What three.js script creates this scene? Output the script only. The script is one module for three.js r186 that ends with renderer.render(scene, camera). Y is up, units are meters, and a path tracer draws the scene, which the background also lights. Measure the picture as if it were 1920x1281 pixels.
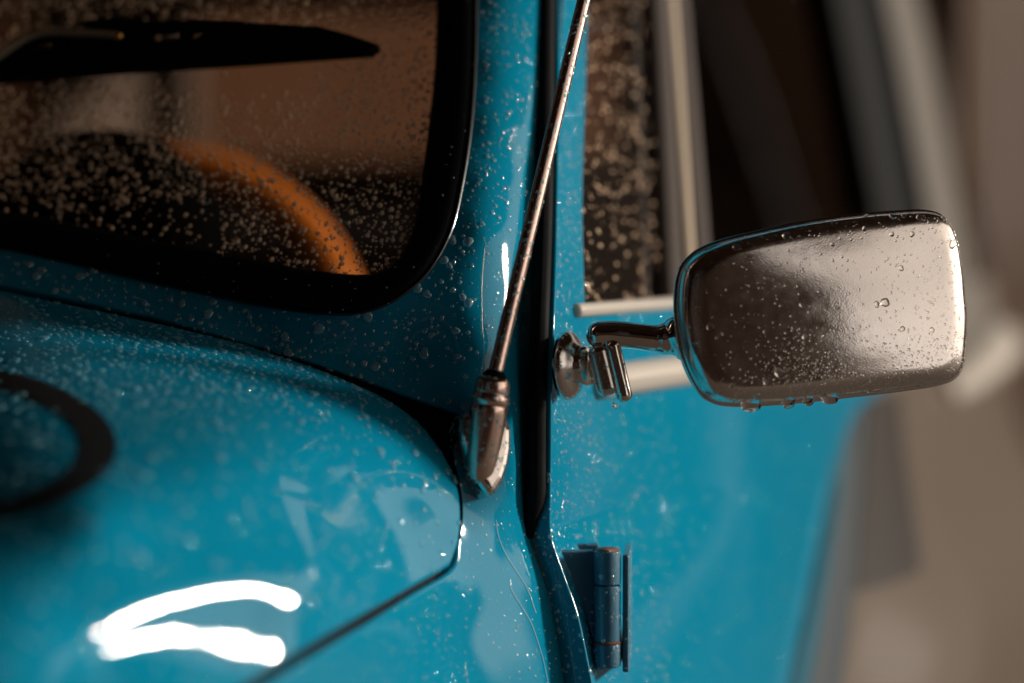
import * as THREE from 'three';
import { mergeGeometries, mergeVertices } from 'three/addons/utils/BufferGeometryUtils.js';
import { RoundedBoxGeometry } from 'three/addons/geometries/RoundedBoxGeometry.js';
import { ImprovedNoise } from 'three/addons/math/ImprovedNoise.js';

// ------------------------------------------------------------------ camera, sky, sun, exposure
const V = (x, y, z) => new THREE.Vector3(x, y, z), clamp = THREE.MathUtils.clamp;
const scene = new THREE.Scene();
const AZ = THREE.MathUtils.degToRad(20), PITCH = THREE.MathUtils.degToRad(2.5), DIST = 1.37, FOCUS = 1.362;
const TARGET = V(0, 0.98, 0);                                   // car axes: x to the car's left side, y up, z forward
const TOWARD = V(Math.sin(AZ) * Math.cos(PITCH), Math.sin(PITCH), Math.cos(AZ) * Math.cos(PITCH));
const camera = new THREE.PerspectiveCamera(16.07, 1024 / 683, 0.05, 400);
camera.position.copy(TARGET).addScaledVector(TOWARD, DIST);
camera.lookAt(TARGET); camera.updateMatrixWorld(true);
camera.focus = FOCUS;
camera.userData.fStop = 1.85;
scene.add(camera);

const SUN = V(0.875, 0.26, -0.44).normalize();
function skyTexture() {
  const W = 512, H = 256, d = new Float32Array(W * H * 4), noise = new ImprovedNoise();
  for (let j = 0; j < H; j++) for (let i = 0; i < W; i++) {
    const el = ((j + 0.5) / H - 0.5) * Math.PI, az = ((i + 0.5) / W - 0.5) * 2 * Math.PI;
    const x = Math.cos(el) * Math.cos(az), y = Math.sin(el), z = Math.cos(el) * Math.sin(az);
    const n = noise.noise(x * 2 + 3, y * 5, z * 2) * 0.5 + noise.noise(x * 5, y * 11 + 7, z * 5) * 0.3;
    const k = clamp(y, 0, 1), cloud = 1 + 0.30 * n, near = Math.exp(-(((Math.acos(clamp(x * SUN.x + y * SUN.y + z * SUN.z, -1, 1)) * 180 / Math.PI) / 45) ** 2));
    const o = (j * W + i) * 4, pale = 0.36 + 0.46 * Math.exp(-k * 4);   // hazy evening sky, brighter round the low sun and along the horizon
    d[o] = (pale * 1.02 + 1.05 * near) * cloud; d[o + 1] = (pale * 0.97 + 0.86 * near) * cloud; d[o + 2] = (pale * 0.95 + 0.68 * near) * cloud; d[o + 3] = 1;
  }
  const t = new THREE.DataTexture(d, W, H, THREE.RGBAFormat, THREE.FloatType);
  t.mapping = THREE.EquirectangularReflectionMapping; t.magFilter = THREE.LinearFilter; t.minFilter = THREE.LinearFilter; t.needsUpdate = true;
  return t;
}
scene.background = scene.environment = skyTexture();
scene.backgroundIntensity = scene.environmentIntensity = 1.0;
const sun = new THREE.DirectionalLight(new THREE.Color(1, 0.92, 0.82), 5.0);
sun.position.copy(TARGET).addScaledVector(SUN, 12); sun.target.position.copy(TARGET);
sun.castShadow = true; sun.shadow.radius = 13; sun.shadow.mapSize.set(2048, 2048);
Object.assign(sun.shadow.camera, { left: -4, right: 4, top: 4, bottom: -4, near: 0.5, far: 40 });
scene.add(sun, sun.target);
const renderer = new THREE.WebGLRenderer({ antialias: true });
renderer.toneMapping = THREE.LinearToneMapping; renderer.toneMappingExposure = 0.9;
renderer.shadowMap.enabled = true;

// ------------------------------------------------------------------ helpers
const F = 640.5 / Math.tan(THREE.MathUtils.degToRad(16.07 / 2));  // focal length on the 1920 px wide drawing
const RIGHT = V(1, 0, 0).applyQuaternion(camera.quaternion), UP = V(0, 1, 0).applyQuaternion(camera.quaternion), FWD = V(0, 0, -1).applyQuaternion(camera.quaternion);
const CAM = camera.position.clone();
const at = (x, y, d) => CAM.clone().addScaledVector(FWD, d).addScaledVector(RIGHT, (x - 960) / F * d).addScaledVector(UP, -(y - 640.5) / F * d);
const ray = (x, y) => FWD.clone().addScaledVector(RIGHT, (x - 960) / F).addScaledVector(UP, -(y - 640.5) / F);
const seen = (p) => { const q = p.clone().sub(CAM), d = q.dot(FWD); return [960 + F * q.dot(RIGHT) / d, 640.5 - F * q.dot(UP) / d, d]; };
const onPlane = (x, y, p0, n) => { const r = ray(x, y); return CAM.clone().addScaledVector(r, p0.clone().sub(CAM).dot(n) / r.dot(n)); };
let seed = 20240611;
const rnd = () => { seed = (seed * 1664525 + 1013904223) >>> 0; return seed / 4294967296; };
const lerp = (a, b, t) => a + (b - a) * t, smooth = THREE.MathUtils.smoothstep;

// curve through 2-D points, resampled by station (the same fraction on two curves meets the same numbered points)
const path = (pts) => { const c = new THREE.CatmullRomCurve3(pts.map((p) => V(p[0], p[1], p[2] ?? 0)), false, 'centripetal'); return (t) => c.getPoint(clamp(t, 0, 1)); };

// a smooth sheet: 1/depth over the drawing as a thin-plate spline through control points (planes stay planes)
class Sheet {
  constructor(pts, stiff = 1e-6) {
    const n = pts.length, N = n + 3, A = [], b = [];
    this.p = pts.map((q) => [q[0] / 1000, q[1] / 1000]);
    const U = (r2) => r2 < 1e-12 ? 0 : r2 * Math.log(r2);
    this.U = U;
    for (let i = 0; i < n; i++) {
      const row = new Array(N).fill(0);
      for (let j = 0; j < n; j++) row[j] = U((this.p[i][0] - this.p[j][0]) ** 2 + (this.p[i][1] - this.p[j][1]) ** 2) + (i === j ? stiff : 0);
      row[n] = 1; row[n + 1] = this.p[i][0]; row[n + 2] = this.p[i][1]; A.push(row); b.push(1 / pts[i][2]);
    }
    for (let k = 0; k < 3; k++) { const row = new Array(N).fill(0); for (let j = 0; j < n; j++) row[j] = k ? this.p[j][k - 1] : 1; A.push(row); b.push(0); }
    for (let c = 0; c < N; c++) {
      let m = c; for (let r = c + 1; r < N; r++) if (Math.abs(A[r][c]) > Math.abs(A[m][c])) m = r;
      [A[c], A[m]] = [A[m], A[c]]; [b[c], b[m]] = [b[m], b[c]];
      for (let r = c + 1; r < N; r++) { const f = A[r][c] / A[c][c]; if (!f) continue; for (let k = c; k < N; k++) A[r][k] -= f * A[c][k]; b[r] -= f * b[c]; }
    }
    this.w = new Array(N);
    for (let c = N - 1; c >= 0; c--) { let s = b[c]; for (let k = c + 1; k < N; k++) s -= A[c][k] * this.w[k]; this.w[c] = s / A[c][c]; }
  }
  depth(x, y) {
    x /= 1000; y /= 1000; const n = this.p.length; let s = this.w[n] + this.w[n + 1] * x + this.w[n + 2] * y;
    for (let j = 0; j < n; j++) s += this.w[j] * this.U((x - this.p[j][0]) ** 2 + (y - this.p[j][1]) ** 2);
    return 1 / s;
  }
  pos(x, y) { return at(x, y, this.depth(x, y)); }
  normal(x, y) {
    const e = 1.5, n = this.pos(x + e, y).sub(this.pos(x - e, y)).cross(this.pos(x, y - e).sub(this.pos(x, y + e))).normalize();
    return n.dot(CAM.clone().sub(this.pos(x, y))) < 0 ? n.negate() : n;
  }
}
function gridGeometry(nu, nv, point, normal, uvOf) {
  const P = [], N = [], T = [], I = [];
  for (let j = 0; j <= nv; j++) for (let i = 0; i <= nu; i++) {
    const p = point(i / nu, j / nv), q = uvOf ? uvOf(p, i / nu, j / nv) : [p.x - p.z, p.y + p.z * 0.3]; P.push(p.x, p.y, p.z); T.push(q[0], q[1]);
    if (normal) { const n = normal(i / nu, j / nv); N.push(n.x, n.y, n.z); }
  }
  for (let j = 0; j < nv; j++) for (let i = 0; i < nu; i++) { const a = j * (nu + 1) + i, b = a + 1, c = a + nu + 1, d = c + 1; I.push(a, b, d, a, d, c); }
  const g = new THREE.BufferGeometry();
  g.setAttribute('position', new THREE.Float32BufferAttribute(P, 3)); g.setAttribute('uv', new THREE.Float32BufferAttribute(T, 2)); g.setIndex(I);
  if (normal) {                                                   // faces wound to agree with the given normals
    g.setAttribute('normal', new THREE.Float32BufferAttribute(N, 3));
    let votes = 0; const a = V(), b = V(), c = V(), m = V();
    for (let k = 0; k < I.length; k += 3) { a.fromArray(P, I[k] * 3); b.fromArray(P, I[k + 1] * 3); c.fromArray(P, I[k + 2] * 3); m.fromArray(N, I[k] * 3); votes += Math.sign(b.sub(a).cross(c.sub(a)).dot(m)); }
    if (votes < 0) { for (let k = 0; k < I.length; k += 3) [I[k + 1], I[k + 2]] = [I[k + 2], I[k + 1]]; g.setIndex(I); }
  } else g.computeVertexNormals();
  return g;
}
function loft(sheet, A, B, nu, nv) {                              // between two curves of the drawing, laid on a sheet
  const a = path(A), b = path(B), px = (u, v) => { const p = a(u), q = b(u); return [lerp(p.x, q.x, v), lerp(p.y, q.y, v)]; };
  return gridGeometry(nu, nv, (u, v) => sheet.pos(...px(u, v)), (u, v) => sheet.normal(...px(u, v)));
}
function ruled(a, b, nu, nv, bulge = 0, toward = TOWARD) {        // between two curves in space
  return gridGeometry(nu, nv, (u, v) => a(u).clone().lerp(b(u), v).addScaledVector(toward, bulge * Math.sin(Math.PI * v)));
}
// rolled edge of a sheet along one of its curves: r = radius, inside = a drawing point on the sheet's side
function hem(sheet, C, r, inside, n = 90, depth = 0.006, arc = 1) {
  const c = path(C), k = 6, rows = [];
  for (let i = 0; i <= n; i++) {
    const t = i / n, p = c(t), q = c(Math.min(1, t + 0.002)), o = c(Math.max(0, t - 0.002));
    const P = sheet.pos(p.x, p.y), N = sheet.normal(p.x, p.y), tan = sheet.pos(q.x, q.y).sub(sheet.pos(o.x, o.y)).normalize();
    const out = tan.clone().cross(N).normalize(); const ip = typeof inside === 'function' ? inside(t) : inside;
    if (out.dot(sheet.pos(ip[0], ip[1]).sub(P)) > 0) out.negate();
    const row = [];
    for (let j = 0; j <= k; j++) { const w = j / k * Math.PI / 2 * arc; row.push([P.clone().addScaledVector(out, r * Math.sin(w)).addScaledVector(N, -r * (1 - Math.cos(w))), out.clone().multiplyScalar(Math.sin(w)).addScaledVector(N, Math.cos(w)).normalize()]); }
    const last = row[k]; row.push([last[0].clone().addScaledVector(N, -depth), last[1].clone()]);
    rows.push(row);
  }
  return gridGeometry(n, k + 1, (u, v) => rows[Math.round(u * n)][Math.round(v * (k + 1))][0], (u, v) => rows[Math.round(u * n)][Math.round(v * (k + 1))][1]);
}
// round bar along points [x, y, z, radius] in space
function bar(pts, seg = 40, round = 14, capped = true, squash = null) {
  const c = path(pts.map((p) => [p.x, p.y, p.z])), r = (t) => { const k = Math.min(pts.length - 2, Math.floor(t * (pts.length - 1))), f = t * (pts.length - 1) - k; return { x: lerp(pts[k].r, pts[k + 1].r, f * f * (3 - 2 * f)) }; };
  const cen = [], rad = [];
  for (let i = 0; i <= seg; i++) { cen.push(c(i / seg)); rad.push(r(i / seg).x); }
  const ref = TOWARD.clone();
  const rows = cen.map((p, i) => {
    const t = cen[Math.min(seg, i + 1)].clone().sub(cen[Math.max(0, i - 1)]).normalize(), x = ref.clone().addScaledVector(t, -ref.dot(t)).normalize(), y = t.clone().cross(x);
    return { p, t, x, y, r: rad[i] };
  });
  if (capped) {
    const cap = (f, s) => [1, 0.92, 0.7, 0.38, 0.0].map((k, j) => ({ ...f, p: f.p.clone().addScaledVector(f.t, s * f.r * [0, 0.3, 0.55, 0.72, 0.78][j]), r: f.r * k }));
    rows.unshift(...cap(rows[0], -1).slice(1).reverse()); rows.push(...cap(rows[rows.length - 1], 1).slice(1));
  }
  const n = rows.length - 1;
  return gridGeometry(round, n, (u, v) => { const f = rows[Math.round(v * n)], a = u * 2 * Math.PI, k = squash ? squash(v) : 1; return f.p.clone().addScaledVector(f.x, f.r * Math.cos(a) * k).addScaledVector(f.y, f.r * Math.sin(a)); },
    null, (p, u, v) => [u * 0.05, v * 0.3]);
}
const R3 = (x, y, d, pxRadius) => { const p = at(x, y, d); p.r = pxRadius / F * d; return p; };
function lathe(profile, seg, base, axis) {                        // profile [radius, height] turned round an axis
  const g = new THREE.LatheGeometry(profile.map((p) => new THREE.Vector2(p[0], p[1])), seg);
  g.applyQuaternion(new THREE.Quaternion().setFromUnitVectors(V(0, 1, 0), axis.clone().normalize())); g.translate(base.x, base.y, base.z); return g;
}
function box(w, h, d, p, ax, ay, r = 0.001, seg = 2) {            // rounded box with its own axes
  const g = new RoundedBoxGeometry(w, h, d, seg, r), x = ax.clone().normalize(), z = x.clone().cross(ay).normalize(), y = z.clone().cross(x);
  g.applyMatrix4(new THREE.Matrix4().makeBasis(x, y, z).setPosition(p)); return g;
}
const merge = (list) => mergeGeometries(list.map((g) => { const q = g.index ? g.toNonIndexed() : g.clone(); for (const k of Object.keys(q.attributes)) if (!['position', 'normal', 'uv'].includes(k)) q.deleteAttribute(k); return q; }));

const used = new Map();
const numbered = (name) => { const k = used.get(name) ?? 0; used.set(name, k + 1); return k ? `${name}_${String(k).padStart(3, '0')}` : name; };
function tag(o, label, category, group, kind) { Object.assign(o.userData, label ? { label } : {}, category ? { category } : {}, group ? { group } : {}, kind ? { kind } : {}); return o; }
function thing(name, label, category, base, group) { const o = new THREE.Group(); o.name = numbered(name); o.position.copy(base); scene.add(o); return tag(o, label, category, group); }
function part(name, g, m, parent, label) {                        // geometry in world places, kept relative to its thing
  const o = new THREE.Mesh(g, m); o.name = name; o.castShadow = o.receiveShadow = true; parent.add(o);
  const root = parent.isGroup ? parent : null; if (root) o.position.copy(root.position).negate();
  if (label) o.userData.label = label; return o;
}

// ------------------------------------------------------------------ textures and materials
function noiseTexture(size, f, srgb = false) {
  const d = new Uint8Array(size * size * 4);
  for (let j = 0; j < size; j++) for (let i = 0; i < size; i++) { const c = f(i / size, j / size), o = (j * size + i) * 4; d[o] = clamp(c[0], 0, 1) * 255; d[o + 1] = clamp(c[1] ?? c[0], 0, 1) * 255; d[o + 2] = clamp(c[2] ?? c[0], 0, 1) * 255; d[o + 3] = 255; }
  const t = new THREE.DataTexture(d, size, size); t.wrapS = t.wrapT = THREE.RepeatWrapping; t.magFilter = THREE.LinearFilter; t.minFilter = THREE.LinearMipmapLinearFilter; if (srgb) t.colorSpace = THREE.SRGBColorSpace; t.needsUpdate = true; return t;
}
const IN = new ImprovedNoise();
const wrapNoise = (u, v, f, z = 0) => {                            // repeats at the edges of the texture
  const a = IN.noise(u * f, v * f, z), b = IN.noise((u - 1) * f, v * f, z), c = IN.noise(u * f, (v - 1) * f, z), d = IN.noise((u - 1) * f, (v - 1) * f, z);
  return lerp(lerp(a, b, u), lerp(c, d, u), v);
};
const fbm = (u, v, f, z = 0) => wrapNoise(u, v, f, z) + 0.5 * wrapNoise(u, v, f * 2.1, z + 5) + 0.25 * wrapNoise(u, v, f * 4.3, z + 9);
const rep = (t, k) => { const c = t.clone(); c.repeat.set(k, k); c.needsUpdate = true; return c; };
const orange = noiseTexture(512, (u, v) => [0.5 + 0.3 * fbm(u, v, 40)]);
const patches = noiseTexture(512, (u, v) => { const n = 0.5 + 0.5 * fbm(u, v, 9, 3); return [n, 0.35 + 0.5 * n, n]; });
const mottle = noiseTexture(1024, (u, v) => [0.5 + 0.35 * fbm(u + 0.03 * wrapNoise(u, v, 12, 4), v, 14, 1) + 0.25 * wrapNoise(u, v, 60, 2)]);
const grime = noiseTexture(1024, (u, v) => { const n = clamp(0.5 + 0.6 * fbm(u, v, 10, 7), 0, 1); return [0.09 + 0.13 * n, 0.09 + 0.13 * n, 0.1]; });

const rustRun = noiseTexture(256, (u, v) => { const n = fbm(u, v, 6, 11), run = smooth(v + 0.22 * fbm(u, v * 0.2, 14, 2) + 0.1 * n, 0.72, 0.86) * smooth(0.5 + n, 0.2, 0.6); return [lerp(0.03, 0.36, run), lerp(0.33, 0.16, run), lerp(0.43, 0.07, run)]; }, true);
const phys = (o) => new THREE.MeshPhysicalMaterial(o);
const C = (r, g, b) => new THREE.Color().setRGB(r, g, b);
const M = {
  paint: phys({ color: C(0.002, 0.185, 0.30), roughness: 0.6, specularIntensity: 0, clearcoat: 1, clearcoatRoughness: 0.055, bumpMap: rep(orange, 6), bumpScale: 0.00006 }),
  hinge: phys({ color: C(0.004, 0.10, 0.17), roughness: 0.4, clearcoat: 0.8, clearcoatRoughness: 0.08, bumpMap: rep(orange, 10), bumpScale: 0.0002 }),
  rubber: phys({ color: C(0.004, 0.0045, 0.005), roughness: 0.6, bumpMap: rep(orange, 20), bumpScale: 0.0001, specularIntensity: 0.15 }),
  ring: phys({ color: C(0.004, 0.006, 0.008), roughness: 0.5, clearcoat: 0.5, clearcoatRoughness: 0.2 }),
  chrome: phys({ color: C(0.78, 0.70, 0.64), metalness: 1, roughness: 0.09, bumpMap: rep(mottle, 8), bumpScale: 0.00004 }),
  shell: phys({ color: C(0.78, 0.71, 0.65), metalness: 1, roughness: 1, roughnessMap: rep(grime, 13), bumpMap: rep(mottle, 16), bumpScale: 0.00005 }),
  mast: phys({ color: C(0.80, 0.57, 0.48), metalness: 1, roughness: 0.2 }),
  glass: phys({ color: C(0.90, 0.86, 0.80), transmission: 1, thickness: 0, roughness: 0.0, ior: 1.6 }),
  water: phys({ color: C(1, 1, 1), transmission: 1, thickness: 0.004, roughness: 0.0, ior: 1.333 }),
  black: phys({ color: C(0.004, 0.0045, 0.005), roughness: 0.5, specularIntensity: 0.2 }),
  dew: phys({ color: C(0.66, 0.90, 0.94), transmission: 0.82, thickness: 0, roughness: 0.0, ior: 1.9 }),  // pale body colour stands in for light refracted by drops on paint
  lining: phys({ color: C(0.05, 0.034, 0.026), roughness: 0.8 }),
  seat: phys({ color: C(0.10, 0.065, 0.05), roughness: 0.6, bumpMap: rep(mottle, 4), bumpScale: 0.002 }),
  wood: phys({ color: C(0.72, 0.20, 0.022), roughness: 0.35, clearcoat: 0.6, clearcoatRoughness: 0.1 }),
  brass: phys({ color: C(0.9, 0.5, 0.12), metalness: 1, roughness: 0.3 }),
  rust: phys({ color: C(0.19, 0.055, 0.02), roughness: 0.85, bumpMap: rep(mottle, 30), bumpScale: 0.0005 }),
  rusty: phys({ map: rustRun, roughness: 0.5, clearcoat: 0.6, clearcoatRoughness: 0.15, bumpMap: rep(mottle, 3), bumpScale: 0.0003 }),
  pin: phys({ color: C(0.22, 0.12, 0.085), metalness: 0.7, roughness: 0.4, bumpMap: rep(mottle, 30), bumpScale: 0.0004 }),
  wet: phys({ color: C(0.006, 0.006, 0.006), roughness: 0.3, clearcoat: 1, clearcoatRoughness: 0.05 }),
  bead: phys({ color: C(1.0, 0.76, 0.53), transmission: 0.28, thickness: 0, roughness: 0.0, ior: 1.7 }),  // peach body colour stands in for glints refracted by drops on glass
  clear: phys({ color: C(0.40, 0.85, 0.93), transmission: 0.84, thickness: 0, roughness: 0.0, ior: 1.5 }),  // teal body colour in place of refracted light in the hood drops
  podBlack: phys({ color: C(0.003, 0.003, 0.003), roughness: 1, specularIntensity: 0 }),
  satin: phys({ color: C(0.30, 0.235, 0.165), metalness: 0.3, roughness: 0.6 }),
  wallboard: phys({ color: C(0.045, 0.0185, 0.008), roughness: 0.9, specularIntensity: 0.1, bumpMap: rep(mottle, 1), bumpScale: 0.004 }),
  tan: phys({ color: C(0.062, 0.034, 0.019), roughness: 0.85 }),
  reflectPale: phys({ color: C(0.125, 0.11, 0.092), roughness: 0.6, specularIntensity: 0.4 }),  // pale grey in place of blue paint reflecting the sky
  sideglass: phys({ color: C(0.85, 0.82, 0.78), transmission: 1, thickness: 0, roughness: 0.0, ior: 1.5 }),
  reflectTan: phys({ color: C(0.105, 0.080, 0.060), roughness: 0.6, specularIntensity: 0.2, clearcoat: 0.5, clearcoatRoughness: 0.12 }),  // grey brown in place of reflections on a blue wing
  alu: phys({ color: C(0.50, 0.45, 0.39), metalness: 0.2, roughness: 0.45 }),
  pale: phys({ color: C(0.34, 0.27, 0.21), roughness: 0.9, specularIntensity: 0.1 }),
  peach: phys({ color: C(0.60, 0.42, 0.30), roughness: 0.9, specularIntensity: 0.1 }),  // lighter peach coloured boards at the start of the fence
  reflectDark: phys({ color: C(0.022, 0.016, 0.012), roughness: 0.6, specularIntensity: 0.3 }),  // dark brown of a reflection, painted on the wing
  reflectTeal: phys({ color: C(0.010, 0.085, 0.125), roughness: 0.6, specularIntensity: 0.2 }),  // dark teal between door blue and the reflected tones of the wing
  flange: phys({ color: C(0.048, 0.058, 0.064), roughness: 0.6, specularIntensity: 0.2 }),  // grey blue of a reflection, painted on the wing
  white: phys({ color: C(0.80, 0.77, 0.72), roughness: 0.7 }),
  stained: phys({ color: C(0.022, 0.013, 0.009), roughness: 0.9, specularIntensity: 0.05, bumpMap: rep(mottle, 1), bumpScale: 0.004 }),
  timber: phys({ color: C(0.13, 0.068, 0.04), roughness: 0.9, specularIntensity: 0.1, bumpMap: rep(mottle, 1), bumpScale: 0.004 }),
  ground: phys({ color: C(0.11, 0.085, 0.068), roughness: 0.9, bumpMap: rep(mottle, 1), bumpScale: 0.01 }),
};

// ------------------------------------------------------------------ setting: ground, and unseen roof and walls added to darken light and reflections
const ground = new THREE.Mesh(new THREE.PlaneGeometry(300, 300), M.ground); ground.rotation.x = -Math.PI / 2; ground.name = 'ground'; ground.receiveShadow = true; ground.userData.kind = 'structure'; scene.add(ground);
{ const uv = ground.geometry.attributes.uv; for (let i = 0; i < uv.count; i++) uv.setXY(i, uv.getX(i) * 200, uv.getY(i) * 200); }
{
  const s = thing('added_shelter', 'unseen brown timber roof and walls added to shade the blue car and be mirrored in it', 'shelter', V(-1.5, 0, 0));
  const X = V(1, 0, 0), Y = V(0, 1, 0), Z = V(0, 0, 1);
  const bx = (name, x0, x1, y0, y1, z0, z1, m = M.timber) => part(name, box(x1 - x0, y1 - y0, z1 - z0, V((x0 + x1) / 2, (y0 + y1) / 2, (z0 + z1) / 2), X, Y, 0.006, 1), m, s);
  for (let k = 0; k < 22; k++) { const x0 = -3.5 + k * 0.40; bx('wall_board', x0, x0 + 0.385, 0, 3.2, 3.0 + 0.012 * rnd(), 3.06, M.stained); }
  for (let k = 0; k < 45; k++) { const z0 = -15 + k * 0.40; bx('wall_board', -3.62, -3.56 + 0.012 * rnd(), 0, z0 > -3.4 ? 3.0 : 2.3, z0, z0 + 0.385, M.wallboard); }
  for (let k = 0; k < 17; k++) {
    const x0 = -3.6 + k * 0.40, x1 = x0 + 0.396, y0 = 3.06 + 0.008 * rnd();
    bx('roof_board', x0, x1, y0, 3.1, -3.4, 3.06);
  }
  for (const z0 of [-3.1, -1.6, 0.0, 1.4, 2.6]) bx('beam', -3.5, 3.15, 2.88, 3.04, z0, z0 + 0.12);
  const f = thing('added_fence', 'tall board fence added behind the blue car to darken its reflections', 'fence', V(2, 0, -7));  // fence added to darken what door, glass and wing reflect
  for (let k = 0; k < 25; k++) { const x0 = -1.2 + k * 0.45, h = k < 13 ? 4.4 : lerp(1.9, 2.5, rnd()); part('fence_board', box(0.44, h, 0.03, V(x0 + 0.22, h / 2, -7 + 0.01 * rnd()), X, Y, 0.004, 1), k < 3 ? M.peach : [M.stained, M.timber, M.pale, M.timber][(k * 5 + (k >> 2)) % 4], f); }
}

{
  const o = new THREE.Mesh(box(1.75, 0.34, 0.04, V(0, 0, 0), V(-0.78, 0.62, 0), V(0.62, 0.78, 0), 0.006, 1), M.white); o.name = 'reflector_plank'; o.position.set(3.05, 0.62, -6.9); o.castShadow = o.receiveShadow = true; scene.add(o);  // added to lay a pale diagonal reflection across the door
  tag(o, 'white board added aslant on the fence to be mirrored in the door', 'reflector_plank');
}

// ------------------------------------------------------------------ the car
const car = thing('car', 'wet bright blue vintage car with chrome door mirror, aerial and exposed door hinge', 'car', V(-0.7, 0, -0.9));

// windscreen plane
const WN = V(0.06, 0.545, 0.837).normalize(), W0 = at(700, 540, 1.372);
const wp = (x, y, lift = 0) => onPlane(x, y, W0.clone().addScaledVector(WN, lift), WN), wd = (x, y) => seen(wp(x, y))[2];
const glassEdge = [[830, -260], [826, -120], [822, 0], [818, 125], [808, 225], [792, 345], [776, 430], [754, 480], [724, 508], [694, 517], [600, 511], [500, 492], [350, 466], [250, 446], [150, 425], [0, 398], [-280, 340]];
const sealEdge = [[899, -260], [897, -120], [895, 0], [892, 130], [884, 240], [868, 345], [846, 435], [806, 507], [762, 548], [712, 576], [648, 589], [520, 577], [380, 549], [270, 525], [160, 499], [0, 464], [-280, 398]];

// hood
const hoodPts = [[-280, 484, 1.447], [0, 548, 1.411], [250, 598, 1.390], [450, 646, 1.371], [620, 702, 1.354], [740, 760, 1.341], [800, 812, 1.333], [848, 895, 1.322], [860, 950, 1.316], [845, 1050, 1.300], [770, 1092, 1.262], [700, 1132, 1.217], [600, 1192, 1.157], [430, 1288, 1.092], [280, 1385, 1.01],
  [700, 800, 1.305], [660, 840, 1.268], [760, 900, 1.288], [750, 1000, 1.268], [650, 960, 1.235], [440, 820, 1.205], [370, 845, 1.175], [185, 955, 1.088], [95, 1050, 1.055], [0, 700, 1.292], [0, 850, 1.168], [-250, 900, 1.17], [-250, 650, 1.36], [500, 1000, 1.142], [300, 700, 1.292], [550, 780, 1.268], [0, 1281, 0.965], [0, 1500, 0.90], [-250, 1300, 0.97]];
// hood surface bent along a hairpin so that it mirrors the sun as an arc
{
  const arc = path([[178, 1200], [250, 1158], [340, 1127], [440, 1110], [520, 1112], [556, 1132]]), n = 13, P = [], D = [];
  for (let i = 0; i < n; i++) { const p = arc(i / (n - 1)); P.push([p.x, p.y]); }
  const base = new Sheet(hoodPts.concat([[500, 1150, 1.119], [300, 1100, 1.068], [95, 1230, 1.0], [220, 1281, 1.0]]), 2e-3), keep = hoodPts.slice(0, 15).filter((p) => p[0] !== 600); hoodPts.length = 0;
  for (const p of keep) hoodPts.push([p[0], p[1], base.depth(p[0], p[1])]);
  for (let y = 520; y <= 1500; y += 90) for (let x = -250; x <= 820; x += 107) {
    if (y < 548 + 0.32 * Math.max(0, x) + 40 || y > 1052 + (843 - x) * 0.56 - 40 || P.some((p) => Math.hypot(p[0] - x, p[1] - y) < 185)) continue;
    hoodPts.push([x, y, base.depth(x, y)]);
  }
  const lit = (x, y) => SUN.clone().sub(ray(x, y).normalize()).normalize();
  const along = (x0, y0, d0, x1, y1) => { const a = at(x0, y0, d0), N = lit((x0 + x1) / 2, (y0 + y1) / 2); return seen(onPlane(x1, y1, a, N))[2]; };
  const mid = 10; D[mid] = base.depth(...P[mid]) - 0.001;
  for (let i = mid + 1; i < n; i++) D[i] = along(...P[i - 1], D[i - 1], ...P[i]);
  for (let i = mid - 1; i >= 0; i--) D[i] = along(...P[i + 1], D[i + 1], ...P[i]);
  for (let i = 0; i < n; i++) {
    hoodPts.push([...P[i], D[i]]);
    const a = P[Math.max(0, i - 1)], b = P[Math.min(n - 1, i + 1)], l = Math.hypot(b[0] - a[0], b[1] - a[1]), nx = (b[1] - a[1]) / l, ny = -(b[0] - a[0]) / l;
    for (const [k, drop] of [[36, 0.0016], [84, 0.0078], [-30, 0.0013]]) if (i % 2 === 0 && !(k < 0 && i > 8)) { const x = P[i][0] + nx * k, y = P[i][1] + ny * k; hoodPts.push([x, y, along(...P[i], D[i], x, y) + drop]); }
  }
}
const hood = new Sheet(hoodPts, 1e-4);
const hoodA = [[843, 1052], [857, 1010], [860, 950], [848, 890], [800, 812], [740, 760], [620, 703], [450, 646], [250, 598], [0, 546], [-280, 482]];
const hoodB = [[843, 1052], [826, 1062], [800, 1076], [755, 1101], [705, 1130], [640, 1167], [560, 1213], [430, 1287], [280, 1375], [60, 1500], [-280, 1660]];

// body: pillar, cowl and front quarter as one sheet
const bodyPts = [];
for (let k = 0; k < sealEdge.length; k++) bodyPts.push([sealEdge[k][0], sealEdge[k][1], wd(...sealEdge[k]) - 0.002]);
const gutterD = path([[1.512, 0, 0], [1.490, 0, 0], [1.470, 0, 0], [1.450, 0, 0], [1.432, 0, 0], [1.414, 0, 0], [1.399, 0, 0], [1.388, 0, 0], [1.381, 0, 0], [1.377, 0, 0]]);   // every 120 from -180
for (const [y, x0, x1, dd] of [[-260, 899, 1024], [-120, 897, 1021], [0, 895, 1018], [130, 892, 1014], [240, 884, 1011], [345, 868, 1006], [440, 862, 1003], [560, 878, 998, 1.366], [660, 880, 993, 1.356], [770, 884, 988, 1.344], [880, 890, 983, 1.338]]) {
  const d0 = dd ?? wd(x0, y) - 0.002, w = (x1 - x0) / F * d0, dg = y < -180 ? wd(x0, y) + 0.034 : gutterD((y + 180) / 1080).x, k = (dg - d0) / w + 0.30;
  for (const f of [0.33, 0.6, 0.82, 1]) { const r = w * f; bodyPts.push([lerp(x0, x1, f), y, d0 - 0.30 * r + k * r * r / w]); }
}
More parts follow.
